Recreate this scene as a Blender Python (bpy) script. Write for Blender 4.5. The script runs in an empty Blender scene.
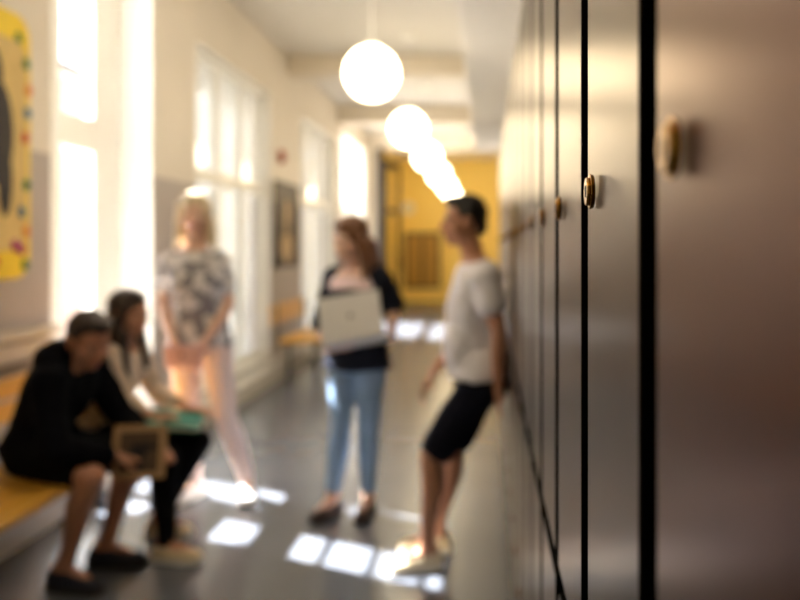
import bpy, bmesh, math, random
from mathutils import Vector, Matrix, noise
random.seed(4)
V = Vector
scene = bpy.context.scene
COL = scene.collection
CAMZ = 1.42

# ------------------------------------------------------------------ materials
def lin(c):
    return tuple(((v/255)/12.92 if v/255 <= .04045 else ((v/255+.055)/1.055)**2.4) for v in c) + (1,)

def mat(name, rgb, rough=.5, metal=0, var=.06, scale=6, bump=0, bscale=60, coat=0, spec=.5, stretch=(1,1,1), sss=0):
    m = bpy.data.materials.new(name); m.use_nodes = True
    nt = m.node_tree; b = nt.nodes['Principled BSDF']
    b.inputs['Roughness'].default_value = rough; b.inputs['Metallic'].default_value = metal
    b.inputs['Coat Weight'].default_value = coat; b.inputs['Specular IOR Level'].default_value = spec
    if sss:
        b.inputs['Subsurface Weight'].default_value = sss; b.inputs['Subsurface Radius'].default_value = (.01,.004,.002)
    tc = nt.nodes.new('ShaderNodeTexCoord'); mp = nt.nodes.new('ShaderNodeMapping')
    mp.inputs['Scale'].default_value = stretch
    nt.links.new(tc.outputs['Object'], mp.inputs['Vector'])
    n = nt.nodes.new('ShaderNodeTexNoise'); n.inputs['Scale'].default_value = scale; n.inputs['Detail'].default_value = 4
    nt.links.new(mp.outputs['Vector'], n.inputs['Vector'])
    r = nt.nodes.new('ShaderNodeValToRGB'); c = lin(rgb)
    r.color_ramp.elements[0].position = .3; r.color_ramp.elements[1].position = .7
    r.color_ramp.elements[0].color = tuple(x*(1-var) for x in c[:3])+(1,)
    r.color_ramp.elements[1].color = tuple(min(1,x*(1+var)) for x in c[:3])+(1,)
    nt.links.new(n.outputs['Fac'], r.inputs['Fac']); nt.links.new(r.outputs['Color'], b.inputs['Base Color'])
    if bump:
        n2 = nt.nodes.new('ShaderNodeTexNoise'); n2.inputs['Scale'].default_value = bscale
        nt.links.new(mp.outputs['Vector'], n2.inputs['Vector'])
        bp = nt.nodes.new('ShaderNodeBump'); bp.inputs['Strength'].default_value = bump; bp.inputs['Distance'].default_value = .01
        nt.links.new(n2.outputs['Fac'], bp.inputs['Height']); nt.links.new(bp.outputs['Normal'], b.inputs['Normal'])
    return m

def emis(name, rgb, s):
    m = bpy.data.materials.new(name); m.use_nodes = True; b = m.node_tree.nodes['Principled BSDF']
    b.inputs['Base Color'].default_value = lin(rgb)
    b.inputs['Emission Color'].default_value = lin(rgb); b.inputs['Emission Strength'].default_value = s
    return m

def glass_mat():
    m = bpy.data.materials.new('window_glass'); m.use_nodes = True; nt = m.node_tree; nt.nodes.clear()
    o = nt.nodes.new('ShaderNodeOutputMaterial'); mx = nt.nodes.new('ShaderNodeMixShader')
    t = nt.nodes.new('ShaderNodeBsdfTransparent'); g = nt.nodes.new('ShaderNodeBsdfGlossy'); g.inputs['Roughness'].default_value = .02
    f = nt.nodes.new('ShaderNodeFresnel'); f.inputs['IOR'].default_value = 1.5
    ge = nt.nodes.new('ShaderNodeNewGeometry'); iv = nt.nodes.new('ShaderNodeMath'); iv.operation = 'SUBTRACT'; iv.inputs[0].default_value = 1
    mu = nt.nodes.new('ShaderNodeMath'); mu.operation = 'MULTIPLY'; nt.links.new(ge.outputs['Backfacing'], iv.inputs[1])
    nt.links.new(iv.outputs[0], mu.inputs[0]); nt.links.new(f.outputs[0], mu.inputs[1])
    nt.links.new(mu.outputs[0], mx.inputs[0]); nt.links.new(t.outputs[0], mx.inputs[1]); nt.links.new(g.outputs[0], mx.inputs[2])
    nt.links.new(mx.outputs[0], o.inputs[0]); return m

def blind_mat():
    m = bpy.data.materials.new('blind_cloth'); m.use_nodes = True; nt = m.node_tree; nt.nodes.clear()
    o = nt.nodes.new('ShaderNodeOutputMaterial'); mx = nt.nodes.new('ShaderNodeMixShader'); mx.inputs[0].default_value = .17
    d = nt.nodes.new('ShaderNodeBsdfDiffuse'); d.inputs[0].default_value = lin((240,241,240))
    t = nt.nodes.new('ShaderNodeBsdfTranslucent'); t.inputs[0].default_value = lin((240,242,242))
    nt.links.new(d.outputs[0], mx.inputs[1]); nt.links.new(t.outputs[0], mx.inputs[2]); nt.links.new(mx.outputs[0], o.inputs[0])
    return m

def two_tone_wall():
    m = mat('painted_wall', (218,209,196), rough=.55, var=.03, scale=2)
    nt = m.node_tree; b = nt.nodes['Principled BSDF']
    tc = nt.nodes.new('ShaderNodeTexCoord'); sp = nt.nodes.new('ShaderNodeSeparateXYZ')
    nt.links.new(tc.outputs['Object'], sp.inputs[0])
    gt = nt.nodes.new('ShaderNodeMath'); gt.operation = 'GREATER_THAN'; gt.inputs[1].default_value = 1.93
    nt.links.new(sp.outputs['Z'], gt.inputs[0])
    mx = nt.nodes.new('ShaderNodeMix'); mx.data_type = 'RGBA'
    nt.links.new(gt.outputs[0], mx.inputs[0])
    mx.inputs[6].default_value = lin((172,162,158))
    old = b.inputs['Base Color'].links[0].from_socket
    nt.links.new(old, mx.inputs[7]); nt.links.new(mx.outputs[2], b.inputs['Base Color'])
    return m

def brick_mat():
    m = mat('facade_brick', (196,140,122), rough=.9); nt = m.node_tree; b = nt.nodes['Principled BSDF']
    br = nt.nodes.new('ShaderNodeTexBrick'); br.inputs['Scale'].default_value = 3
    br.inputs['Color1'].default_value = lin((140,92,80)); br.inputs['Color2'].default_value = lin((122,78,68)); br.inputs['Mortar'].default_value = lin((150,130,118))
    tc = nt.nodes.new('ShaderNodeTexCoord'); mp = nt.nodes.new('ShaderNodeMapping'); mp.inputs['Rotation'].default_value = (math.pi/2,0,math.pi/2)
    nt.links.new(tc.outputs['Object'], mp.inputs[0]); nt.links.new(mp.outputs[0], br.inputs['Vector'])
    nt.links.new(br.outputs['Color'], b.inputs['Base Color']); return m

def print_mat(name, base, c2, scale=9):
    m = mat(name, base, rough=.85); nt = m.node_tree; b = nt.nodes['Principled BSDF']
    r = [n for n in nt.nodes if n.type == 'VALTORGB'][0]; n = [n for n in nt.nodes if n.type == 'TEX_NOISE'][0]
    n.inputs['Scale'].default_value = scale; n.inputs['Detail'].default_value = 1.5
    r.color_ramp.elements[0].position = .44; r.color_ramp.elements[1].position = .54
    r.color_ramp.elements[0].color = lin(c2); r.color_ramp.elements[1].color = lin(base)
    return m

M = {
 'wall': two_tone_wall(), 'ceil': mat('ceiling_paint', (218,213,204), .8, var=.02),
 'bulk': mat('bulkhead_paint', (226,222,216), .8, var=.02),
 'cream': mat('cream_paint', (222,210,190), .6, var=.03), 'yellow_wall': mat('yellow_paint', (250,220,122), .5, var=.05),
 'yellow_panel': mat('ochre_panel', (176,140,62), .5, var=.05),
 'floor': mat('vinyl_floor', (93,98,108), .26, var=.07, scale=3, spec=.9),
 'white': mat('white_gloss_paint', (240,238,232), .4, var=.02), 'ledge': mat('ledge_paint', (200,194,184), .5, var=.03),
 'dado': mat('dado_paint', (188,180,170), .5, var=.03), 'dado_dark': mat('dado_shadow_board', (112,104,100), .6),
 'dark_wood': mat('dark_door_wood', (40,30,26), .5, var=.15),
 'locker': mat('locker_enamel', (78,48,42), .28, metal=.6, var=.05, scale=2, spec=.5),
 'locker_b': mat('locker_enamel_far_sheen', (66,54,52), .28, metal=.6, var=.05, scale=2, spec=.5, bump=.02, bscale=5),
 'locker_frame': mat('locker_black_frame', (9,8,8), .9, var=.1, spec=.05),
 'seam': mat('seam_steel', (70,64,60), .5, metal=.3),
 'brass': mat('brass', (176,132,62), .22, metal=1, var=.1, scale=80), 'dark_metal': mat('dark_metal', (40,36,32), .4, metal=.7),
 'lamp': None, 'bench': mat('bench_pine', (214,160,62), .4, var=.12, scale=3, stretch=(8,1,8)), 'steel': mat('painted_steel', (70,70,72), .4, metal=.5),
 'glass': glass_mat(), 'blind': blind_mat(), 'brick': brick_mat(),
 'skin_l': mat('fair_skin', (232,190,166), .5, var=.04, scale=14, sss=.1), 'skin_m': mat('tan_skin', (198,142,110), .5, var=.05, scale=14, sss=.1),
 'skin_d': mat('warm_skin', (184,128,98), .5, var=.05, scale=14, sss=.1),
 'lip': mat('lips', (178,96,88), .4), 'sclera': mat('eye_white', (230,226,222), .3), 'iris': mat('eye_iris', (50,38,30), .2),
 'blonde': mat('blonde_hair', (236,214,176), .45, var=.25, scale=30, stretch=(3,3,.4), bump=.4, bscale=90),
 'brown': mat('brown_hair', (124,84,56), .45, var=.3, scale=30, stretch=(3,3,.4), bump=.4, bscale=90),
 'darkbrown': mat('dark_brown_hair', (44,28,20), .4, var=.3, scale=30, stretch=(3,3,.4), bump=.4, bscale=90),
 'black_hair': mat('black_hair', (22,17,15), .45, var=.3, scale=60, bump=.5, bscale=120),
 'tee_print': print_mat('printed_tee_cloth', (232,228,228), (142,138,146), 16),
 'pink_jeans': mat('pale_pink_denim', (244,220,212), .85, var=.05, scale=12, bump=.1, bscale=200),
 'navy_knit': mat('navy_knit', (36,40,52), .95, spec=.1, var=.15, scale=20, bump=.3, bscale=150),
 'pink_top': mat('pale_pink_cotton', (240,214,214), .85, var=.04),
 'denim': mat('washed_blue_denim', (136,164,196), .85, var=.2, scale=7, bump=.15, bscale=200),
 'white_cotton': mat('white_cotton', (242,236,238), .85, var=.03, bump=.1, bscale=120),
 'navy_shorts': mat('navy_shorts_cloth', (24,25,36), .95, spec=.1, var=.1), 'black_jacket': mat('black_jacket_cloth', (10,11,17), .95, spec=.1, var=.2),
 'black_cloth': mat('black_stretch_cloth', (16,16,18), .95, spec=.1, var=.1), 'cream_top': mat('cream_jersey', (222,200,180), .85, var=.05),
 'dark_shoe': mat('dark_blue_suede', (28,30,44), .7), 'cream_shoe': mat('cream_canvas', (226,206,170), .8), 'white_shoe': mat('white_leather', (240,238,236), .45),
 'brown_shoe': mat('brown_leather', (58,38,32), .45), 'sole': mat('white_rubber', (228,224,216), .7), 'sole_dark': mat('dark_rubber', (32,30,30), .7),
 'silver': mat('brushed_aluminium', (226,223,220), .4, metal=.1, var=.03), 'key': mat('key_plastic', (30,30,32), .5), 'mark': mat('laptop_mark', (150,144,142), .3),
 'screen': mat('screen_glass', (18,20,26), .15), 'teal': mat('teal_board', (36,132,118), .5), 'paper': mat('paper', (232,224,206), .8),
 'tanbook': mat('tan_cover', (176,136,92), .6), 'bookpic': print_mat('dark_cover_picture', (86,66,48), (34,30,30), 12),
 'pink_bag': mat('dusty_pink_leather', (216,172,166), .5, var=.08),
 'poster_y': mat('yellow_card', (240,208,40), .6, var=.05), 'poster_in': mat('manila_card', (214,186,120), .7, var=.08),
 'ink': mat('black_ink', (40,36,36), .7), 'green': mat('green_card', (70,120,50), .7), 'red': mat('red_card', (200,70,50), .7),
 'purple': mat('magenta_card', (170,60,110), .7), 'blue': mat('blue_card', (60,110,140), .7), 'orange': mat('orange_card', (226,140,40), .7),
 'portrait': mat('portrait_ground', (66,50,38), .5, var=.3, scale=5), 'portrait_skin': mat('portrait_flesh', (190,160,120), .6),
 'bell': mat('alarm_red', (170,84,60), .4),
}
for k_, tint in (('locker', (1,.85,.74,1)), ('locker_b', (1,.91,.80,1))):  # warm reflections put into the enamel colour, strongest on the nearest doors
    M[k_].node_tree.nodes['Principled BSDF'].inputs['Specular Tint'].default_value = tint
M['lamp'] = emis('opal_lamp_glass', (255,236,198), 6.0)

# ------------------------------------------------------------------ helpers
def tag(o, label=None, cat=None, group=None, kind=None):
    if label: o['label'] = label
    if cat: o['category'] = cat
    if group: o['group'] = group
    if kind: o['kind'] = kind
    return o

def thing(name, label, cat, loc=(0,0,0), rz=0, group=None):
    o = bpy.data.objects.new(name, None); COL.objects.link(o); o.location = loc; o.rotation_euler = (0,0,rz)
    o.empty_display_size = .05
    return tag(o, label, cat, group)

def link(name, me, mats, parent=None, smooth=False, loc=None):
    o = bpy.data.objects.new(name, me); COL.objects.link(o)
    for m in (mats if isinstance(mats, (list, tuple)) else [mats]): me.materials.append(m)
    if smooth:
        for p in me.polygons: p.use_smooth = True
    if parent: o.parent = parent
    if loc: o.location = loc
    return o

def bm_obj(name, bm, mats, parent=None, smooth=False, bevel=0, loc=None):
    bmesh.ops.recalc_face_normals(bm, faces=bm.faces[:])
    me = bpy.data.meshes.new(name); bm.to_mesh(me); bm.free()
    o = link(name, me, mats, parent, smooth, loc)
    if bevel:
        b = o.modifiers.new('bevel', 'BEVEL'); b.width = bevel; b.segments = 2; b.limit_method = 'ANGLE'
    return o

def box(bm, x0, x1, y0, y1, z0, z1, mi=0, T=None):
    c = V(((x0+x1)/2, (y0+y1)/2, (z0+z1)/2))
    m = Matrix.Translation(c) @ Matrix.Diagonal((x1-x0, y1-y0, z1-z0, 1))
    if T is not None: m = T @ m
    r = bmesh.ops.create_cube(bm, size=1, matrix=m)
    for f in {f for v in r['verts'] for f in v.link_faces}: f.material_index = mi
    return bm

def boxes(name, lst, m, parent=None, bevel=0, T=None, loc=None):
    bm = bmesh.new()
    for b in lst: box(bm, *b, T=T)
    return bm_obj(name, bm, m, parent, bevel=bevel, loc=loc)

def frame_mat(origin, fwd, up=V((0,0,1))):
    """columns: X = right, Y = forward, Z = up"""
    y = V(fwd).normalized(); x = y.cross(up).normalized(); z = x.cross(y).normalized()
    m = Matrix((x, y, z)).transposed().to_4x4(); m.translation = V(origin); return m

# solid pieces used for organic shapes
def ell(bm, c, r, T=None, seg=18):
    m = Matrix.Translation(V(c)) @ Matrix.Diagonal((r[0], r[1], r[2], 1))
    if T is not None: m = T @ m
    bmesh.ops.create_uvsphere(bm, u_segments=seg, v_segments=seg//2+2, radius=1, matrix=m)

def cap(bm, p0, p1, r0, r1, T=None, seg=14):
    p0, p1 = V(p0), V(p1)
    if T is not None: p0, p1 = T @ p0, T @ p1
    d = p1-p0; L = d.length
    if L < 1e-5: return
    q = d.to_track_quat('Z', 'Y'); rings = []
    prof = [(-r0*math.cos(a), r0*math.sin(a)) for a in [i*math.pi/8 for i in range(1, 5)]] + \
           [(L*t, r0+(r1-r0)*t) for t in (.25, .5, .75)] + [(L+r1*math.sin(a), r1*math.cos(a)) for a in [i*math.pi/8 for i in range(0, 4)]]
    for h, r in prof:
        rings.append([bm.verts.new(p0 + q @ V((r*math.cos(2*math.pi*k/seg), r*math.sin(2*math.pi*k/seg), h))) for k in range(seg)])
    a = bm.verts.new(p0 + q @ V((0,0,-r0))); b = bm.verts.new(p0 + q @ V((0,0,L+r1)))
    for i in range(len(rings)-1):
        for k in range(seg):
            bm.faces.new((rings[i][k], rings[i][(k+1)%seg], rings[i+1][(k+1)%seg], rings[i+1][k]))
    for k in range(seg):
        bm.faces.new((a, rings[0][(k+1)%seg], rings[0][k])); bm.faces.new((b, rings[-1][k], rings[-1][(k+1)%seg]))

def loft(bm, rings, seg=24, power=2.3):
    """rings: (centre, right vector, forward vector) scaled half axes"""
    R = []
    for c, rx, fy in rings:
        row = []
        for k in range(seg):
            a = 2*math.pi*k/seg; ca, sa = math.cos(a), math.sin(a)
            x = math.copysign(abs(ca)**(2/power), ca); y = math.copysign(abs(sa)**(2/power), sa)
            row.append(bm.verts.new(c + rx*x + fy*y))
        R.append(row)
    for i in range(len(R)-1):
        for k in range(seg):
            bm.faces.new((R[i][k], R[i][(k+1)%seg], R[i+1][(k+1)%seg], R[i+1][k]))
    bm.faces.new(R[0][::-1]); bm.faces.new(R[-1])

def fuse(name, bm, mats, parent, voxel=.008, smooth_it=4, fold=0, ffreq=14, loc=None, keep=None):
    """union of closed pieces into one continuous surface"""
    bmesh.ops.recalc_face_normals(bm, faces=bm.faces[:])
    me = bpy.data.meshes.new(name+'_raw'); bm.to_mesh(me); bm.free()
    t = bpy.data.objects.new('raw', me); COL.objects.link(t)
    r = t.modifiers.new('r', 'REMESH'); r.mode = 'VOXEL'; r.voxel_size = voxel; r.adaptivity = 0
    s = t.modifiers.new('s', 'SMOOTH'); s.iterations = smooth_it; s.factor = .5
    dg = bpy.context.evaluated_depsgraph_get(); dg.update()
    out = bpy.data.meshes.new_from_object(t.evaluated_get(dg)); out.name = name
    bpy.data.objects.remove(t); bpy.data.meshes.remove(me)
    if fold:
        nrm = [v.normal.copy() for v in out.vertices]
        for v, n in zip(out.vertices, nrm):
            p = v.co; f = noise.noise(V((p.x*ffreq, p.y*ffreq, p.z*ffreq*.55)))+.5*noise.noise(p*ffreq*2.3)
            v.co = p + n*f*fold
    out.materials.clear()
    o = link(name, out, mats, parent, True)
    return o

# ------------------------------------------------------------------ figures
RINGS = [ # t, half width, half depth, forward offset  (female-ish; male factor widens shoulders)
 (0.00, .120, .095, .00), (.06, .165, .115, -.01), (.18, .168, .118, -.012), (.30, .150, .105, 0), (.42, .128, .090, .005), (.55, .134, .096, .01),
 (.70, .150, .108, .015), (.82, .158, .100, .008), (.91, .150, .080, 0), (.97, .100, .062, -.005), (1.0, .058, .055, 0)]

def torso(bm, J, infl, t0, t1, male):
    pts = [J['crotch'], J['waist'], J['chest'], J['neck']]; ts = [0, .42, .74, 1.0]
    def P(t):
        for i in range(3):
            if t <= ts[i+1]+1e-6:
                u = (t-ts[i])/(ts[i+1]-ts[i]); return pts[i].lerp(pts[i+1], u), (pts[i+1]-pts[i]).normalized()
    rh = (J['hipR']-J['hipL']).normalized(); rs = (J['shR']-J['shL']).normalized()
    out = []
    for t, w, d, off in RINGS:
        if t < t0-1e-6 or t > t1+1e-6: continue
        c, tan = P(t)
        a, tb = P(max(0, t-.12)); a2, tc = P(min(1, t+.12)); tan = (tb+tc).normalized()
        r = rh.lerp(rs, t).normalized(); f = tan.cross(r).normalized(); r = f.cross(tan).normalized()
        if male:
            w *= (1.10 if t > .6 else (1.04 if t > .35 else .97))
        w *= J['s']; d *= J['s']
        out.append((c+f*off, r*(w+infl), f*(d+infl)))
    loft(bm, out)

def headT(J):
    f = V((math.sin(J['yaw'])*math.cos(J['pitch']), -math.cos(J['yaw'])*math.cos(J['pitch']), math.sin(J['pitch'])))
    up = Matrix.Rotation(J.get('roll', 0), 3, f) @ V((0,0,1))
    return frame_mat(J['head'], f, up) @ Matrix.Scale(J.get('hs', 1), 4)

def hand(bm, wrist, d, n, side, curl, s=1.0):
    """d finger direction, n direction the palm faces, side +1/-1 picks the thumb edge"""
    d = V(d).normalized(); n = V(n); n = (n-d*n.dot(d)).normalized(); t = d.cross(n)*side; w = V(wrist)
    c = w + d*.045*s
    for k in (-1, -.33, .33, 1):
        cap(bm, w+d*.012*s+t*k*.012*s, w+d*.085*s+t*k*.027*s, .014*s, .0125*s, seg=10)
    for k, L in ((1, .066), (.33, .074), (-.33, .069), (-1, .053)):
        p = w+d*.088*s+t*k*.027*s; dd = d.copy(); ax = d.cross(n)
        for j, (fr, cr) in enumerate(((.45, .55), (.32, 1), (.25, .8))):
            dd = Matrix.Rotation(curl*cr, 3, ax) @ dd if False else (dd*math.cos(curl*cr)+(ax.cross(dd))*math.sin(curl*cr)*1).normalized() if ax.cross(d).dot(n) > 0 else (dd*math.cos(curl*cr)-(ax.cross(dd))*math.sin(curl*cr)).normalized()
            q = p+dd*L*fr*s; cap(bm, p, q, (.0092-.0008*j)*s, (.0086-.0009*j)*s, seg=8); p = q
    p = w+d*.028*s+t*.022*s+n*.006*s; q = p+(d*.55+t*.75+n*.35).normalized()*.036*s; cap(bm, p, q, .0125*s, .0105*s, seg=8)
    r = q+(d*.85+t*.3+n*.45).normalized()*.028*s; cap(bm, q, r, .0105*s, .0095*s, seg=8)
    r2 = r+(d*.9+n*.5).normalized()*.022*s; cap(bm, r, r2, .0095*s, .008*s, seg=8)

def lerp(a, b, t): return a.lerp(b, t)

def person(label, J, skin, male, clothes, hair, shoes, barefoot_ankle=True, cat='person'):
    for k in list(J):
        if isinstance(J[k], tuple) and len(J[k]) == 3 and not k.startswith('shoe'): J[k] = V(J[k])
    J.setdefault('s', 1.0)
    base = J['base']; root = thing('person', label, cat, base)
    inv = Matrix.Translation(-V(base)); s = J['s']
    T = headT(J)
    # --- body
    bm = bmesh.new()
    torso(bm, J, 0, 0, 1, male)
    hb = T @ V((0,-.02,-.07)); cap(bm, J['neck']-V((0,0,.03)), hb, .056*s, .050*s)
    ell(bm, (0,-.014,.032), (.073,.092,.080), T); ell(bm, (0,.022,-.035), (.058,.060,.070), T); ell(bm, (0,.050,-.088), (.028,.028,.020), T)
    ell(bm, (0,.010,-.065), (.054,.052,.040), T)
    cap(bm, (0,.084,.012), (0,.103,-.030), .007, .011, T); ell(bm, (.010,.094,-.034), (.008,.009,.007), T); ell(bm, (-.010,.094,-.034), (.008,.009,.007), T)
    ell(bm, (0,.082,-.056), (.022,.010,.006), T); ell(bm, (0,.080,-.066), (.019,.011,.007), T)
    cap(bm, (-.040,.066,.020), (.040,.066,.020), .013, .013, T)
    for e in (-1, 1):
        ell(bm, (e*.031,.066,0), (.015,.013,.010), T); ell(bm, (e*.045,.048,-.026), (.022,.022,.018), T)
        ell(bm, (e*.075,-.008,-.008), (.009,.019,.031), T); ell(bm, (e*.078,-.012,.010), (.011,.018,.016), T)
    for S in 'LR':
        sh, el, wr = J['sh'+S], J['el'+S], J['wr'+S]
        cap(bm, sh, el, .047*s*(1.12 if male else 1), .036*s); cap(bm, el, lerp(el, wr, .35), .036*s, .037*s); cap(bm, lerp(el, wr, .35), wr, .037*s, .024*s)
        ell(bm, sh, (.056*s, .056*s, .056*s))
        cap(bm, sh, lerp(J['chest'], J['neck'], .55), .05*s, .05*s)
        hd = V(J.get('hd'+S, wr-el)); hn = V(J.get('hn'+S, (0,1,0))); hand(bm, wr, hd, hn, J.get('th'+S, 1), J.get('curl'+S, .4), s)
        cap(bm, lerp(el, wr, .9), wr+hd.normalized()*.02*s, .025*s, .022*s)
        hp, kn, an = J['hip'+S], J['kn'+S], J['an'+S]
        ell(bm, hp, (.09*s, .09*s, .09*s)); cap(bm, hp, kn, .086*s, .054*s)
        calf = lerp(kn, an, .3); back = V(J.get('back'+S, (0,.012,0)))
        cap(bm, kn, calf+back, .054*s, .054*s); cap(bm, calf+back, lerp(kn, an, .75), .054*s, .036*s); cap(bm, lerp(kn, an, .75), an, .036*s, .036*s)
        td = V(J['toe'+S]).normalized(); cap(bm, an-td*.02, an+td*.11+V((0,0,.045-an.z)), .033*s, .024*s)
    bm.transform(inv)
    body = fuse('body', bm, [skin, M['lip'], M['sclera'], M['iris'], clothes.get('brow', M['darkbrown'])], root, voxel=.0065, smooth_it=2)
    Ti = (inv @ T).inverted()
    for p in body.data.polygons:
        c = Ti @ p.center
        if c.y > .05 and abs(c.x) < .06 and abs(c.z) < .1:
            ex = abs(c.x)-.031
            if -.071 < c.z < -.051 and abs(c.x) < .023 and c.y > .074: p.material_index = 1
            elif (ex/.0056)**2+(c.z/.0056)**2 < 1: p.material_index = 3
            elif (ex/.0105)**2+(c.z/.0048)**2 < 1: p.material_index = 2
            elif abs(ex) < .019 and .016 < c.z+.1*abs(ex) < .023: p.material_index = 4
    # --- clothes
    for c in clothes['parts']:
        bm = bmesh.new(); g = c['g']
        if 'torso' in c: torso(bm, J, g, c['torso'][0], c['torso'][1], male)
        for S in 'LR':
            sh, el, wr, hp, kn, an = (J[k+S] for k in ('sh','el','wr','hip','kn','an'))
            if c.get('sleeve', 0) > 0:
                ell(bm, sh, (.058*s+g,)*3); u = c['sleeve']
                cap(bm, sh, lerp(J['chest'], J['neck'], .5), .05*s+g, .05*s+g*.5)
                if u <= 1: cap(bm, sh, lerp(sh, el, u), .05*s+g, .044*s+g*1.4)
                else:
                    cap(bm, sh, el, .05*s+g, .04*s+g); cap(bm, el, lerp(el, wr, u-1), .042*s+g, .028*s+g)
            if c.get('leg', 0) > 0:
                u = c['leg']; lg = c.get('lg', g)
                ell(bm, hp, (.092*s+g,)*3)
                if u <= 1: cap(bm, hp, lerp(hp, kn, u), .09*s+g, .066*s+lg*1.5)
                else:
                    cap(bm, hp, kn, .088*s+g, .056*s+lg); q = lerp(kn, an, .3)+V(J.get('back'+S, (0,.012,0)))
                    cap(bm, kn, q, .056*s+lg, .056*s+lg); cap(bm, q, lerp(kn, an, (u-1)), .056*s+lg, .038*s+lg)
        if 'hem' in c: # straight drop below the waist
            cc = J['crotch'].lerp(J['waist'], .35); r = (J['hipR']-J['hipL']).normalized(); f = V((0,0,1)).cross(r)
            loft(bm, [(cc+V((0,0,-c['hem'])), r*(.19*s+g), f*(.135*s+g)), (cc, r*(.172*s+g), f*(.122*s+g)), (cc+V((0,0,.12)), r*(.145*s+g), f*(.105*s+g))])
        for e in c.get('extra', []): e(bm)
        bm.transform(inv)
        o = fuse(c['name'], bm, c['m'], root, voxel=c.get('voxel', .009), smooth_it=3, fold=c.get('fold', .006), ffreq=c.get('ff', 13))
        if 'label' in c: o['label'] = c['label']
    # --- hair
    bm = bmesh.new()
    for h in hair['p']:
        if h[0] == 'e': ell(bm, h[1], h[2], T)
        else: cap(bm, h[1], h[2], h[3], h[4], T)
    bm.transform(inv)
    fuse('hair', bm, hair['m'], root, voxel=.0065, smooth_it=2, fold=.004, ffreq=40)
    # --- shoes
    for S in 'LR':
        an = J['an'+S]; td = V(J['toe'+S]).normalized(); FT = inv @ frame_mat(V((an.x, an.y, J.get('fz'+S, 0))), td)
        hi, m, sm = shoes; X = V((1,0,0)); Z = V((0,0,1)); bm = bmesh.new()
        rr = [(-.075,.018,.03), (-.068,.030,hi*.95), (-.03,.037,hi), (.015,.039,hi), (.06,.043,hi*.72), (.105,.047,.052), (.145,.043,.042), (.17,.032,.034), (.18,.015,.026)]
        loft(bm, [(V((0,y*s,.012+h/2)), X*w, Z*(h/2)) for y, w, h in rr], seg=20, power=2.6); bm.transform(FT)
        sh = bm_obj('shoe', bm, m, root, True)
        sh.modifiers.new('sub', 'SUBSURF').render_levels = 1
        bm = bmesh.new()
        loft(bm, [(V((0,y*s*1.02,.010)), X*(w+.004), Z*.011) for y, w, h in rr], seg=16, power=5); bm.transform(FT)
        bm_obj('sole', bm, sm, sh, True)
    return root

SHORT = [('e',(0,-.026,.045),(.083,.090,.084)), ('e',(0,.010,.088),(.066,.066,.034)), ('e',(0,-.075,-.005),(.062,.035,.060)), ('e',(.070,-.020,.040),(.014,.035,.035)), ('e',(-.070,-.020,.040),(.014,.035,.035))]
def LONG(l, w=1, fr=0):
    p = [('e',(0,-.022,.045),(.088,.096,.086)), ('e',(0,-.060,-.02),(.080,.052,.085)), ('e',(0,.012,.090),(.066,.062,.032))]
    for k in range(-4, 5):
        x = k*.017*w; p.append(('c',(k*.018,-.075,-.03),(x*1.25,-.080,-l+.012*abs(k)),.028,.014))
    for e in (-1, 1):
        p += [('c',(e*.074,.015,.055),(e*.088,.0,-.06),.020,.020), ('c',(e*.088,0,-.06),(e*.085*w,.02+fr,-l*.85),.022,.013), ('c',(e*.083,-.035,-.03),(e*.095*w,-.03,-l*.92),.026,.014)]
    return p

# ------------------------------------------------------------------ the building
def st(name, lst, m, bevel=0, **k):
    o = boxes(name, lst, m, bevel=bevel, **k); o['kind'] = 'structure'; return o
WX = -2.4; WT = .42; CZ = 3.72; YN, YF = -3.0, 21.0
st('floor', [(-3.0, .75, YN, YF+.2, -.1, 0)], M['floor'])
st('ceiling', [(WX-WT, .75, YN, YF+.2, CZ, CZ+.1)], M['ceil'])
# windows: y0, y1, z bottom, z top, glazing inset, vertical members (y, width), blind
WIN = [(.2, 2.3, .2, 3.12, .24, [(1.25,.1)], True, [2.04]),  # unseen window beside the camera, added to lighten the corridor
       (4.40, 5.73, .2, 3.45, .24, [(4.90,.12), (5.55,.38)], False, [2.16, 2.52, 2.84, 3.15]),
       (6.60, 8.85, .2, 3.12, .09, [(7.42,.08), (8.14,.08)], True, [2.06]),
       (10.35, 12.6, .2, 3.12, .09, [(11.1,.08), (11.85,.08)], True, [2.06]),
       (13.2, 15.55, .2, 3.30, .20, [(14.4,.10)], False, [2.1])]
segs = []; y = YN
for w in WIN:
    segs.append((WX-WT, WX, y, w[0], 0, CZ)); segs.append((WX-WT, WX, w[0], w[1], 0, w[2])); segs.append((WX-WT, WX, w[0], w[1], w[3], CZ)); y = w[1]
segs.append((WX-WT, WX, y, 16.1, 0, CZ))
st('wall_left', segs, M['wall'])
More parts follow.
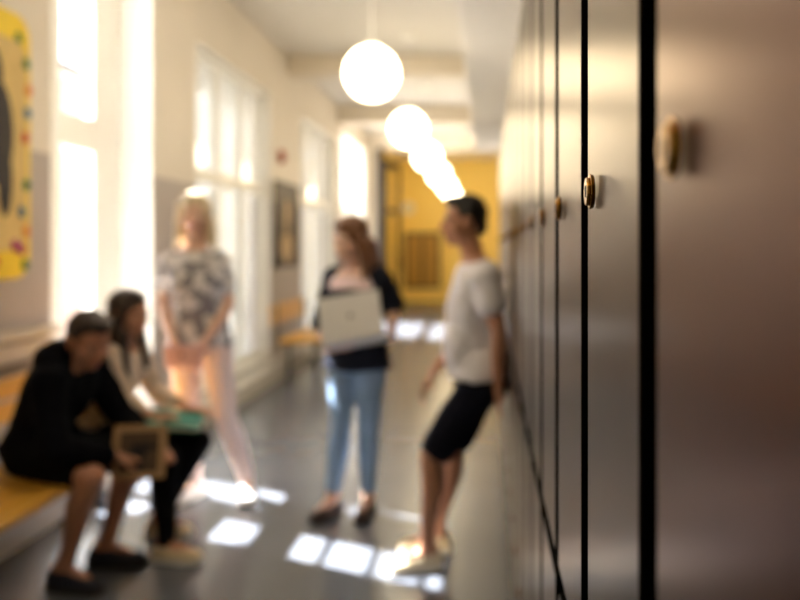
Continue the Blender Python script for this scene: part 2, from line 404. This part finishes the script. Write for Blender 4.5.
for i, (y0, y1, z0, z1, ins, mul, blind, trans) in enumerate(WIN):
    xg = WX-ins; w = bpy.data.objects.new('window_%d' % (i+1), None); COL.objects.link(w); w.location = (xg, (y0+y1)/2, z0); w['kind'] = 'structure'
    off = V((-xg, -(y0+y1)/2, -z0)); T = Matrix.Translation(off)
    fr = .055; L = [(xg-.06, xg, y0, y0+fr, z0, z1), (xg-.06, xg, y1-fr, y1, z0, z1), (xg-.06, xg, y0, y1, z0, z0+.1), (xg-.06, xg, y0, y1, z1-fr, z1)]
    for my, mw in mul: L.append((xg-.065, xg+.004, my-mw/2, my+mw/2, z0, z1))
    for k, tz in enumerate(trans): L.append((xg-(.07 if k == 0 else .045), xg+(.008 if k == 0 else -.015), y0, y1, tz-((.11 if i == 1 else .07) if k == 0 else .011), tz+((.11 if i == 1 else .05) if k == 0 else .011)))
    boxes('window_frame', L, M['white'], w, bevel=.004, T=T)
    boxes('window_pane', [(xg-.034, xg-.030, y0+.02, y1-.02, z0+.02, z1-.02)], M['glass'], w, T=T)
    boxes('reveal_lining', [(xg, WX+.002, y1-.006, y1-.001, z0, z1), (xg, WX+.002, y0+.001, y0+.006, z0, z1), (xg, WX+.002, y0, y1, z1-.006, z1-.001)], M['white'], w, T=T)
    boxes('window_sill', [(xg, WX+.03, y0+.007, y1-.007, z0+.001, z0+.03)], M['white'], w, bevel=.004, T=T)
    if blind: boxes('roller_blind', [(xg-.12, xg-.115, y0+.01, y1-.01, z0+.01, z1-.01)], M['blind'], w, T=T)
st('trim_1', [(WX, WX+.2, 2.0, 16.0, 0, .17)], M['ledge'], bevel=.01)
st('trim_2', [(WX, WX+.06, YN, 4.40, .95, 1.0), (WX, WX+.03, YN, 4.40, .84, .93)], M['dado'], bevel=.01)
st('trim_3', [(WX, WX+.045, YN, 4.40, .78, .83)], M['dado_dark'], bevel=.008)  # dark strip coloured as the shadow below the dado ledge
st('wall_right', [(.56, .75, YN, YF, 0, CZ)], M['cream'])
st('wall_back', [(WX-WT, .75, YN-.2, YN, 0, CZ)], M['cream'])
st('trim_4', [(WX, -.19, 9.6, 9.9, 3.50, CZ)], M['cream'], bevel=.01)      # ceiling beam
st('trim_5', [(WX, .56, 12.9, 13.2, 3.42, CZ)], M['cream'], bevel=.01)
st('trim_6', [(-.185, .56, -2.0, 12.3, 2.90, CZ)], M['bulk'], bevel=.01)     # bulkhead over the lockers
# far partition and yellow lobby
st('wall_partition', [(WX-WT, -2.2, 16.1, 16.3, 0, CZ), (-2.2, .56, 16.1, 16.3, 3.38, CZ)], M['cream'])
d = st('door_1', [(-2.22, -2.10, 16.02, 16.36, 0, 3.40)], M['dark_wood'], bevel=.01)
T = frame_mat((-2.10, 16.38, .01), (.21, .9, 0))
leaf = boxes('door_2', [(-.025,.025,0,.13,0,3.2), (-.025,.025,.79,.92,0,3.2), (-.025,.025,.13,.79,0,.3), (-.025,.025,.13,.79,3.05,3.2), (-.025,.025,.13,.79,2.1,2.2)], M['dark_wood'], bevel=.004, T=T); leaf['kind'] = 'structure'
boxes('door_pane', [(-.004,.004,.125,.795,.29,3.06)], M['glass'], leaf, T=T)
bm = bmesh.new(); cap(bm, (.06,.85,.95), (.06,.85,1.25), .012, .012, T); cap(bm, (.02,.85,.97), (.06,.85,.97), .008, .008, T); cap(bm, (.02,.85,1.23), (.06,.85,1.23), .008, .008, T)
bm_obj('door_handle', bm, M['brass'], leaf, True)
st('wall_lobby', [(WX-WT, WX, 16.3, YF, 0, CZ)], M['yellow_wall'])
st('wall_far', [(WX-WT, .75, YF, YF+.2, 0, CZ)], M['yellow_wall'])
st('trim_7', [(.50, .559, 16.3, YF, 0, CZ)], M['yellow_wall'])
st('trim_8', [(WX, .56, YF-.02, YF, 0, .3)], M['yellow_wall'], bevel=.004)

cab = thing('wall_panel', 'ochre brown panelled board low on the far yellow wall', 'panel', (-1.69, YF-.05, .34))
boxes('frame', [(-.46,-.40,-.03,.03,0,1.45), (.40,.46,-.03,.03,0,1.45), (-.40,.40,-.03,.03,0,.06), (-.40,.40,-.03,.03,1.39,1.45), (-.03,.03,-.03,.03,.06,1.39)], M['dark_wood'], cab, bevel=.004)
boxes('board', [(-.40,-.03,-.012,.02,.06,1.39), (.03,.40,-.012,.02,.06,1.39)], M['yellow_panel'], cab)
ck = thing('wall_clock', 'small round white clock on the far yellow wall', 'clock', (-2.07, YF-.03, 2.44))
bm = bmesh.new(); bmesh.ops.create_cone(bm, cap_ends=True, segments=32, radius1=.16, radius2=.15, depth=.05, matrix=Matrix.Rotation(math.pi/2, 4, 'X')); bm_obj('clock_face', bm, M['white'], ck)
boxes('clock_hand', [(-.004,.004,-.03,-.026,0,.11)], M['ink'], ck); boxes('clock_hand', [(0,.075,-.03,-.026,-.004,.004)], M['ink'], ck)

# brick building across the yard
bb = thing('brick_building', 'pinkish brick building seen through the nearest tall window', 'building', (-15, 24, -2))
boxes('wall', [(-1.5, 0, -12, 12, 0, 9.5)], M['brick'], bb)
boxes('roof', [(-1.9, .3, -12.4, 12.4, 9.5, 9.9)], M['dark_metal'], bb)
for k in range(7):
    for z in (2.6, 6.0):
        f = boxes('window', [(.01, .07, -10.6+k*3.2, -10.5+k*3.2, z, z+2), (.01, .07, -9.4+k*3.2, -9.3+k*3.2, z, z+2), (.01, .07, -10.6+k*3.2, -9.3+k*3.2, z-.1, z), (.01, .07, -10.6+k*3.2, -9.3+k*3.2, z+2, z+2.1)], M['white'], bb)
        boxes('pane', [(.015, .03, -10.5+k*3.2, -9.4+k*3.2, z, z+2)], M['screen'], f)
st('ground_outside', [(-45, WX-WT-.01, -25, 60, -2.2, -2)], mat('pale_gravel', (206,198,186), .9, var=.1))

# ------------------------------------------------------------------ globe lamps
ORD = ['first','second','third','fourth','fifth','sixth','seventh','eighth','ninth','tenth','eleventh','twelfth','thirteenth','fourteenth','fifteenth','sixteenth','seventeenth','eighteenth','nineteenth','twentieth','twenty-first','twenty-second']
gl = thing('globe_lamp', 'x', 'lamp', (0,0,0), group='row of ceiling globe lamps')
bm = bmesh.new(); ell(bm, (0,0,0), (.2,.2,.2), seg=40); bm_obj('lamp_globe', bm, M['lamp'], gl, True)
bm = bmesh.new(); cap(bm, (0,0,.20), (0,0,CZ-2.70-.02), .004, .004); bm_obj('rod', bm, M['white'], gl, True)
bm = bmesh.new(); bmesh.ops.create_cone(bm, cap_ends=True, segments=32, radius1=.06, radius2=.06, depth=.04, matrix=Matrix.Translation((0,0,.20))); bm_obj('globe_cap', bm, M['white'], gl, bevel=.006)
bm = bmesh.new(); bmesh.ops.create_cone(bm, cap_ends=True, segments=32, radius1=.07, radius2=.05, depth=.04, matrix=Matrix.Translation((0,0,CZ-2.70-.021))); bm_obj('ceiling_rose', bm, M['white'], gl, bevel=.006)
GY = [5.9, 8.65, 11.35, 14.1, 16.9, 19.6, 3.15, .4]
GLAB = ['largest and nearest glowing white globe lamp hanging from the ceiling', 'second nearest glowing globe lamp in the ceiling row', 'third nearest glowing globe lamp, middle of the overlapping chain of lamps',
        'fourth nearest glowing globe lamp hanging before the yellow lobby', 'fifth glowing globe lamp, over the mouth of the yellow lobby', 'farthest and smallest glowing globe lamp, just above the leaning boy',
        'glowing globe lamp hanging over the bench and outside the frame', 'glowing globe lamp hanging beside the camera by the nearest lockers']
for i, yy in enumerate(GY):
    if i == 0: r = gl
    else:
        r = gl.copy(); COL.objects.link(r)
        for ch in list(gl.children):
            c = ch.copy(); COL.objects.link(c); c.parent = r
    r.location = (-.85, yy, 2.70); r['label'] = GLAB[i]

# ------------------------------------------------------------------ lockers
LX = .0943; LD = .43; S = .3045; ST = .0265
y0 = .471-S*4
lk = thing('locker', 'x', 'locker', (LX, 0, 0), group='row of two-door lockers along the right wall')
# carcass occupies y 0..S
boxes('cabinet', [(.018,LD,.0005,S-.0005,.08,2.10)], M['locker_frame'], lk, bevel=.001)
boxes('plinth', [(.03,LD,.001,S-.001,0,.08)], M['locker_frame'], lk)
boxes('side_strip', [(.010,.0185,S-.0025,S-.001,.08,2.10)], M['seam'], lk)
def lock(parent, z):
    bm = bmesh.new(); R = Matrix.Rotation(math.pi/2, 4, 'Y'); p = V((-.004, S-ST-.055, z))
    bmesh.ops.create_cone(bm, cap_ends=True, segments=32, radius1=.0155, radius2=.0145, depth=.004, matrix=Matrix.Translation(p) @ R)
    bmesh.ops.create_cone(bm, cap_ends=True, segments=32, radius1=.012, radius2=.0125, depth=.003, matrix=Matrix.Translation(p+V((-.0035,0,0))) @ R)
    o = bm_obj('lock', bm, M['brass'], parent, bevel=.0009)
    k = boxes('keyhole', [(-.0096,-.0088, p.y-.0012, p.y+.0012, z-.005, z+.005)], M['ink'], parent)
dU = boxes('door', [(0,.0178,ST,S-ST,1.0,2.075)], M['locker'], lk, bevel=.002); lock(dU, 1.468)
dL = boxes('door', [(0,.0178,ST,S-ST,.11,.965)], M['locker'], lk, bevel=.002); lock(dL, .46)
for dd in (dU, dL):                                                # door edges take the black of the locker frame
    dd.data.materials.append(M['locker_frame'])
    for p in dd.data.polygons:
        if abs(p.normal.x) < .5: p.material_index = 1
LLAB = {3: 'near dark red-brown locker filling the right edge of the picture, blurred oval brass lock', 4: 'grey-brown locker holding the sharpest brass lock, just beyond the nearest locker',
        5: 'locker with a small brass lock, third from the camera'}
N = 22
for i in range(N):
    if i == 0: r = lk
    else:
        r = lk.copy(); COL.objects.link(r)
        for ch in list(lk.children):
            c = ch.copy(); COL.objects.link(c); c.parent = r
            for g in ch.children:
                e = g.copy(); COL.objects.link(e); e.parent = c
    r.location = (LX, y0+S*i, 0)
    r['label'] = LLAB.get(i, ('dark two-door locker beside or behind the camera, %s back from the nearest one in view' % ORD[2-i]) if i < 3 else
                 ('last dark locker at the far end of the row' if i == N-1 else 'dark two-door locker, %s in the row from the nearest one in view' % ORD[i-3]))
# doors past the nearest locker: whiter grazing reflection put into a greyer colour
for o in list(COL.objects):
    if o.name.split('.')[0] == 'door' and o.parent and o.parent.name.startswith('locker') and o.parent.location.y > .4:
        o.data = o.data.copy(); o.data.materials[0] = M['locker_b']

# ------------------------------------------------------------------ benches
def bench(name, label, y0, y1):
    L = y1-y0; t = thing(name, label, 'bench', (-1.98, y0, 0), group='yellow slatted benches along the window wall')
    boxes('seat', [(-.20+k*.098, -.112+k*.098, 0, L, .415, .45) for k in range(5)], M['bench'], t, bevel=.006)
    boxes('backrest', [(-.285, -.262, 0, L, .60, .69), (-.292, -.269, 0, L, .71, .80)], M['bench'], t, bevel=.006)
    for y in (.15, L-.15):
        for x in (-.12, .17): boxes('leg', [(x-.02, x+.02, y-.02, y+.02, 0, .385)], M['steel'], t, bevel=.004)
        boxes('crossbar', [(-.21, .27, y-.02, y+.02, .385, .415)], M['steel'], t, bevel=.003)
        boxes('back_post', [(-.262, -.245, y-.02, y+.02, .385, .80), (-.262, -.20, y-.02, y+.02, .385, .415)], M['steel'], t, bevel=.003)
    return t
bench('bench', 'yellow wooden slatted bench carrying the two seated teenagers', 2.3, 4.5)
bench('bench', 'yellow wooden bench in the background between two windows', 8.35, 9.9)

# ------------------------------------------------------------------ wall things
ps = thing('poster_board', 'tall yellow rounded board with coloured spots and dark figure on left wall', 'poster', (WX+.001, 3.72, 1.93))
def rrect(hy, hz, r, x0, x1, m, name, parent):
    bm = bmesh.new(); pts = []
    for cy, cz, a0 in ((hy-r, hz-r, 0), (-hy+r, hz-r, 90), (-hy+r, -hz+r, 180), (hy-r, -hz+r, 270)):
        for k in range(9):
            a = math.radians(a0+k*11.25); pts.append((cy+r*math.cos(a), cz+r*math.sin(a)))
    f = bm.faces.new([bm.verts.new((x0, *p)) for p in pts]); e = bmesh.ops.extrude_face_region(bm, geom=[f])
    for v in [g for g in e['geom'] if isinstance(g, bmesh.types.BMVert)]: v.co.x = x1
    return bm_obj(name, bm, m, parent, bevel=.002)
rrect(.45, .67, .12, 0, .018, M['poster_y'], 'backing_board', ps)
rrect(.415, .53, .10, .0182, .024, M['poster_in'], 'picture_sheet', ps)
bm = bmesh.new()
for c, r in (((.026,.10,.33),(.003,.10,.14)), ((.026,.16,.05),(.003,.13,.26)), ((.026,.22,-.18),(.003,.06,.18)), ((.026,.02,.0),(.003,.14,.2))): ell(bm, c, r)
bm_obj('dark_figure', bm, M['ink'], ps, True)
spots = [(.40,.43,'green'),(.39,.05,'red'),(.40,-.19,'green'),(.36,-.33,'blue'),(.40,-.43,'orange'),(.36,-.52,'purple'),(.40,-.60,'green'),(.42,.30,'orange'),(.41,.18,'blue'),(.34,.55,'green'),(.30,-.50,'purple'),
         (.1,.6,'red'),(-.1,.6,'blue'),(-.3,.55,'orange'),(-.39,.3,'green'),(-.39,0,'red'),(-.38,-.3,'purple'),(-.3,-.58,'green'),(0,-.6,'orange'),(.15,-.58,'red')]
for k, (y, z, c) in enumerate(spots):
    bm = bmesh.new()
    for a in range(5):
        ell(bm, (.022+(.006 if abs(y) < .43 and abs(z) < .54 else 0), y+.018*math.cos(a*1.257), z+.018*math.sin(a*1.257)), (.003,.016,.016), seg=10)
    bm_obj('paper_flower', bm, M[c], ps, True)

pic = thing('framed_portrait', 'dark framed portrait hanging between two far windows', 'picture', (WX+.001, 9.53, 1.68))
boxes('frame', [(0,.03,-.55,-.50,-.50,.50), (0,.03,.50,.55,-.50,.50), (0,.03,-.50,.50,-.50,-.45), (0,.03,-.50,.50,.45,.50)], M['dark_wood'], pic, bevel=.004)
boxes('canvas', [(0,.015,-.50,.50,-.45,.45)], M['portrait'], pic)
bm = bmesh.new(); ell(bm, (.016,.02,.14), (.003,.11,.16)); ell(bm, (.016,.0,-.27), (.003,.26,.17)); ell(bm, (.016,.01,-.06), (.003,.05,.10)); bm_obj('painted_figure', bm, M['portrait_skin'], pic, True)
al = thing('alarm_bell', 'small reddish alarm bell high on the wall above the portrait', 'alarm bell', (WX+.001, 9.2, 2.46))
boxes('base', [(0,.02,-.05,.05,-.07,.07)], M['white'], al, bevel=.004); bm = bmesh.new(); bmesh.ops.create_cone(bm, cap_ends=True, segments=28, radius1=.09, radius2=.06, depth=.06, matrix=Matrix.Translation((.05,0,0)) @ Matrix.Rotation(math.pi/2, 4, 'Y')); bm_obj('gong', bm, M['bell'], al, bevel=.006)

# ------------------------------------------------------------------ people
def W(px, py, Y): return V(((px-487)/800*Y, Y, CAMZ-(py-247)/800*Y))

# standing blonde girl
J = dict(base=(-1.50,4.25,0), head=W(196,221,4.22), yaw=.25, pitch=-.05, neck=V((-1.535,4.26,1.405)), chest=V((-1.53,4.25,1.22)), waist=V((-1.52,4.25,1.04)), crotch=V((-1.515,4.26,.80)), s=.97,
  shR=(-1.66,4.24,1.325), elR=(-1.71,4.24,1.08), wrR=(-1.60,4.10,.90), hdR=(.30,-.10,-.45), hnR=(0,.9,-.2), thR=-1, curlR=.5,
  shL=(-1.415,4.26,1.325), elL=(-1.365,4.27,1.08), wrL=(-1.435,4.10,.905), hdL=(-.25,-.10,-.45), hnL=(0,.9,-.2), thL=1, curlL=.5,
  hipR=(-1.60,4.26,.84), knR=(-1.575,4.22,.47), anR=(-1.555,4.27,.09), toeR=(-.35,-1,0),
  hipL=(-1.43,4.26,.84), knL=(-1.365,4.22,.46), anL=(-1.265,4.27,.09), toeL=(.35,-1,0))
for k in list(J):
    v = J[k]
    if k[:4] in ('base',) or k[:2] in ('sh','el','wr','hi','kn','an','ne','ch','wa','cr') or k == 'head':
        v = V(v); J[k] = V((v.x*1.047-.035, v.y+.27, v.z if k[:2] == 'an' or k == 'base' else 1.42+(v.z-1.42)*(1.25 if v.z > 1.42 else 1.0)+(.012 if v.z > 1 else 0)))
J['s'] = .97
person('person with long blonde hair standing in a printed tee and pale pink jeans', J, M['skin_l'], False,
  dict(brow=M['blonde'], parts=[dict(name='trousers', m=M['pink_jeans'], g=.008, torso=(0,.30), leg=1.95, fold=.004),
   dict(name='tee_shirt', m=M['tee_print'], g=.012, torso=(.18,.97), sleeve=.55, hem=.02, fold=.008)]),
  dict(m=M['blonde'], p=LONG(.20, 1.05)), (.085, M['white_shoe'], M['sole']))
bag = thing('clutch_bag', 'dusty pink clutch bag held low by the blonde girl in both hands', 'bag', (-1.63,4.30,.835))
bm = bmesh.new(); box(bm, -.10,.10,-.02,.02,-.07,.06); bm_obj('pouch', bm, M['pink_bag'], bag, bevel=.014)
boxes('flap', [(-.101,.101,-.026,-.020,0,.062)], M['pink_bag'], bag, bevel=.003); bm = bmesh.new(); ell(bm, (0,-.029,.008), (.010,.005,.010)); bm_obj('clasp', bm, M['brass'], bag, True)

# woman with the laptop
f = V((-.42,-.9,0)).normalized(); r = V((f.y, -f.x, 0))
C0 = V((-.69,4.26,0))
def c(rr, ff, z): return C0+r*rr+f*ff+V((0,0,z))
J = dict(base=C0, head=W(350,240,4.20), yaw=-.75, pitch=-.22, neck=c(0,.01,1.325), chest=c(0,0,1.15), waist=c(0,0,.98), crotch=c(0,0,.76), s=.93,
  shR=c(.14,0,1.25), elR=c(.195,.06,1.01), wrR=W(330,349,4.14), hdR=(.45,-.10,.02), hnR=(.1,.1,1), thR=-1, curlR=.25,
  shL=c(-.14,0,1.25), elL=W(394,303,4.27), wrL=W(391,337,4.14), hdL=(-.40,-.08,-.02), hnL=(0,0,1), thL=1, curlL=.25,
  hipR=c(.085,0,.80), knR=W(341,428,4.22), anR=W(332,493,4.26), toeR=(-.45,-1,0), hipL=c(-.085,0,.80), knL=W(368,430,4.20), anL=W(368,493,4.26), toeL=(-.1,-1,0))
for k in ('anR','anL'): J[k].z = .085
person('person with long brown hair in a navy cardigan and blue jeans holding a laptop', J, M['skin_l'], False,
  dict(brow=M['brown'], parts=[dict(name='jeans', m=M['denim'], g=.006, torso=(0,.30), leg=1.85, fold=.004),
   dict(name='top', m=M['pink_top'], g=.010, torso=(.18,.93), fold=.003),
   dict(name='cardigan', m=M['navy_knit'], g=.016, torso=(.18,.82), sleeve=1.25, hem=.06, fold=.009)]),
  dict(m=M['brown'], p=LONG(.24, 1.1)), (.05, M['brown_shoe'], M['sole_dark']))
# pale blouse panel showing between the cardigan edges is the open neckline above the cardigan
lp = thing('laptop', 'open silver laptop held in the arms of the standing brown-haired person', 'laptop', (0,0,0))
a, b_, c_ = W(323,344,3.93), W(384,333,3.93), W(372,286,3.99)
cc = a.lerp(b_, .5); xv = (b_-a).normalized(); up = (V((-.02,.28,1))); zv = (up-xv*up.dot(xv)).normalized(); yv = zv.cross(xv)
LT = Matrix((xv, yv, zv)).transposed().to_4x4(); LT.translation = cc; lp.matrix_world = LT
lid = boxes('lid', [(-.155,.155,-.006,0,0,.225)], M['silver'], lp, bevel=.003)
boxes('screen', [(-.145,.145,.0002,.002,.012,.215)], M['screen'], lid)
bm = bmesh.new(); bmesh.ops.create_cone(bm, cap_ends=True, segments=24, radius1=.013, radius2=.013, depth=.001, matrix=Matrix.Translation((0,-.0066,.115)) @ Matrix.Rotation(math.pi/2, 4, 'X')); bm_obj('lid_mark', bm, M['mark'], lid)
base = boxes('keyboard_base', [(-.155,.155,.002,.215,-.008,.006)], M['silver'], lp, bevel=.003)
boxes('keys', [(-.135+k*.0225, -.117+k*.0225, .03+j*.021, .047+j*.021, .0062, .009) for k in range(12) for j in range(5)], M['key'], base)

# boy leaning on the lockers
Yb = 3.60
J = dict(base=(-.24,Yb,0), head=W(460,222,Yb), yaw=-1.38, pitch=-.03, neck=V((-.070,Yb,1.375)), chest=V((-.050,Yb,1.17)), waist=V((-.040,Yb,.99)), crotch=V((-.055,Yb,.755)), s=.97,
  shL=(-.025,Yb-.175,1.29), elL=(.038,Yb-.215,1.055), wrL=(.035,Yb-.165,.83), hdL=(-.05,.12,-.9), hnL=(1,.2,0), thL=-1, curlL=.25,
  shR=(-.050,Yb+.175,1.29), elR=(-.09,Yb+.20,1.05), wrR=(-.215,Yb+.06,.86), hdR=(-.30,-.15,-.5), hnR=(.6,-.1,-.3), thR=1, curlR=.35,
  hipL=(-.050,Yb-.085,.80), knL=(-.245,Yb-.10,.50), anL=(-.265,Yb-.09,.09), toeL=(-1,-.25,0), hipR=(-.050,Yb+.085,.80), knR=(-.150,Yb+.10,.50), anR=(-.235,Yb+.12,.09), toeR=(-1,.05,0),
  backL=(.014,0,0), backR=(.014,0,0))
for k in list(J):
    if k[:2] in ('sh','el','hi','ne','ch','wa','cr') or k in ('head','wrL'): J[k] = V(J[k])+V((.015,0,0))
J['wrR'] = V((-.235,Yb-.02,.865))
person('person in a white shirt and dark shorts leaning back against the lockers', J, M['skin_m'], True,
  dict(brow=M['black_hair'], parts=[dict(name='shorts', m=M['navy_shorts'], g=.012, torso=(0,.30), leg=.82, fold=.006),
   dict(name='shirt', m=M['white_cotton'], g=.020, torso=(.18,.97), sleeve=.45, hem=.0, fold=.009, extra=[lambda bm: ell(bm, (-.105,Yb,.98), (.10,.15,.17)), lambda bm: ell(bm, (-.10,Yb,1.14), (.085,.14,.15))])]),
  dict(m=M['black_hair'], p=SHORT+[('e',(0,.03,.098),(.06,.05,.026))]), (.075, M['cream_shoe'], M['sole']))

# seated boy in the black jacket
J = dict(base=(-1.75,3.40,0), head=W(89,341,3.42), yaw=1.05, pitch=-.42, neck=V((-1.79,3.44,.935)), chest=V((-1.86,3.47,.81)), waist=V((-1.94,3.49,.67)), crotch=V((-1.935,3.48,.50)), s=1.0, hs=1.02,
  shR=(-1.80,3.28,.86), elR=(-1.74,3.22,.60), wrR=(-1.575,3.38,.535), hdR=(.4,.25,-.12), hnR=(0,0,-1), thR=-1, curlR=.4,
  shL=(-1.80,3.63,.875), elL=(-1.66,3.66,.64), wrL=(-1.50,3.52,.555), hdL=(.4,-.15,-.12), hnL=(0,0,-1), thL=1, curlL=.4,
  hipR=(-1.95,3.39,.545), knR=(-1.62,3.28,.475), anR=(-1.755,3.32,.09), toeR=(1,-.25,0), hipL=(-1.95,3.57,.545), knL=(-1.57,3.56,.47), anL=(-1.70,3.56,.09), toeL=(1,.1,0),
  backR=(-.014,0,0), backL=(-.014,0,0))
person('person in a black jacket and shorts hunched forward on the near bench', J, M['skin_d'], True,
  dict(brow=M['darkbrown'], parts=[dict(name='shorts', m=M['black_cloth'], g=.010, torso=(0,.30), leg=.72, fold=.005),
   dict(name='jacket', m=M['black_jacket'], g=.023, torso=(.06,.97), sleeve=1.85, fold=.012,
        extra=[lambda bm: ell(bm, (-1.84,3.45,.94), (.10,.12,.08))])]),
  dict(m=M['darkbrown'], p=SHORT+[('e',(0,.02,.100),(.062,.062,.028)), ('e',(0,-.07,-.03),(.060,.035,.05))]), (.085, M['dark_shoe'], M['sole_dark']))

# seated girl
J = dict(base=(-1.65,3.90,0), head=W(122,312,3.97), yaw=1.35, pitch=-.05, neck=V((-1.85,3.98,.985)), chest=V((-1.90,3.99,.83)), waist=V((-1.94,3.99,.67)), crotch=V((-1.93,3.99,.49)), s=.90, hs=.96,
  shR=(-1.865,3.82,.905), elR=(-1.80,3.76,.68), wrR=(-1.62,3.82,.60), hdR=(.4,.1,-.02), hnR=(0,0,-1), thR=-1, curlR=.5,
  shL=(-1.855,4.14,.905), elL=(-1.77,4.17,.69), wrL=(-1.58,4.10,.62), hdL=(.4,-.1,-.02), hnL=(0,0,-1), thL=1, curlL=.5,
  hipR=(-1.93,3.91,.535), knR=(-1.525,3.74,.475), anR=(-1.475,3.72,.085), toeR=(1,-.15,0), hipL=(-1.93,4.07,.535), knL=(-1.47,4.00,.475), anL=(-1.70,4.06,.085), toeL=(1,-.1,0),
  backR=(-.012,0,0), backL=(-.012,0,0))
for k in list(J):
    if k[:4] == 'base' or k[:2] in ('sh','el','wr','hi','kn','an','ne','ch','wa','cr') or k == 'head':
        v = V(J[k]); J[k] = V((v.x*.965+.03, v.y-.12, v.z))
J['shR'].y += .03; J['elR'] = V((-1.70,3.76,.70)); J['wrR'] = V((-1.56,3.72,.63))
J['anR'] = V((-1.45,3.62,.085))
person('person with long dark hair in a cream top and black leggings seated on the bench', J, M['skin_m'], False,
  dict(brow=M['darkbrown'], parts=[dict(name='leggings', m=M['black_cloth'], g=.005, torso=(0,.30), leg=1.97, fold=.003),
   dict(name='top', m=M['cream_top'], g=.014, torso=(.06,.95), sleeve=1.6, fold=.007)]),
  dict(m=M['darkbrown'], p=LONG(.32, 1.0, .03)+[('c',(.085,.02,-.10),(.08,.07,-.36),.03,.016)]), (.060, M['cream_shoe'], M['sole']))
fd = thing('folder', 'teal folder lying on the lap of the seated long-haired girl', 'folder', (-1.50,3.80,.585))
fd.rotation_euler = (0,.12,.25)
boxes('cover', [(-.14,.14,-.17,.17,0,.004), (-.14,.14,-.17,.17,.022,.026), (-.144,-.138,-.17,.17,0,.026)], M['teal'], fd, bevel=.0015)
boxes('papers', [(-.134,.132,-.162,.162,.0045,.0215)], M['paper'], fd)
bk = thing('picture_book', 'tan bordered book with dark cover propped upright on the knees of the seated pair', 'book', W(138,479,3.40))
bk.rotation_euler = (math.radians(-14), 0, math.radians(8))
boxes('cover', [(-.105,.105,-.014,-.011,.0,.225), (-.105,.105,.011,.014,0,.225), (-.108,-.104,-.014,.014,0,.225)], M['tanbook'], bk, bevel=.001)
boxes('pages', [(-.103,.100,-.0108,.0108,.004,.221)], M['paper'], bk)
boxes('cover_picture', [(-.080,.080,-.0152,-.0142,.028,.197)], M['bookpic'], bk)

# ------------------------------------------------------------------ light
w = bpy.data.worlds.new('sky'); scene.world = w; w.use_nodes = True
bg = w.node_tree.nodes['Background']
sky = w.node_tree.nodes.new('ShaderNodeTexSky'); sky.sky_type = 'HOSEK_WILKIE'; sky.turbidity = 4; sky.ground_albedo = .5
sd = V((.76,-.38,-1)).normalized(); sky.sun_direction = -sd
mx = w.node_tree.nodes.new('ShaderNodeMix'); mx.data_type = 'RGBA'; mx.inputs[0].default_value = .75
mx.inputs[7].default_value = (.96,.97,1,1)
w.node_tree.links.new(sky.outputs[0], mx.inputs[6]); w.node_tree.links.new(mx.outputs[2], bg.inputs['Color'])
bg.inputs['Strength'].default_value = 4
sl = bpy.data.lights.new('sun', 'SUN'); sl.energy = 27; sl.angle = math.radians(.6); sl.color = (1,.98,.95)
so = bpy.data.objects.new('sun', sl); COL.objects.link(so); so.rotation_euler = sd.to_track_quat('-Z', 'Y').to_euler(); so.location = (-8, 8, 9)

# ------------------------------------------------------------------ camera
cd = bpy.data.cameras.new('camera'); cam = bpy.data.objects.new('camera', cd); COL.objects.link(cam)
cam.location = (0,0,CAMZ); cam.rotation_euler = (math.pi/2,0,0)
cd.sensor_width = 36; cd.lens = 36; cd.shift_x = -87/800; cd.shift_y = -53/800; cd.clip_start = .02
cd.dof.use_dof = True; cd.dof.focus_distance = .74; cd.dof.aperture_fstop = 2.8
scene.camera = cam
scene.view_settings.view_transform = 'Standard'; scene.view_settings.look = 'None'
scene.view_settings.exposure = 1.27; scene.view_settings.gamma = 1; scene.view_settings.use_curve_mapping = False
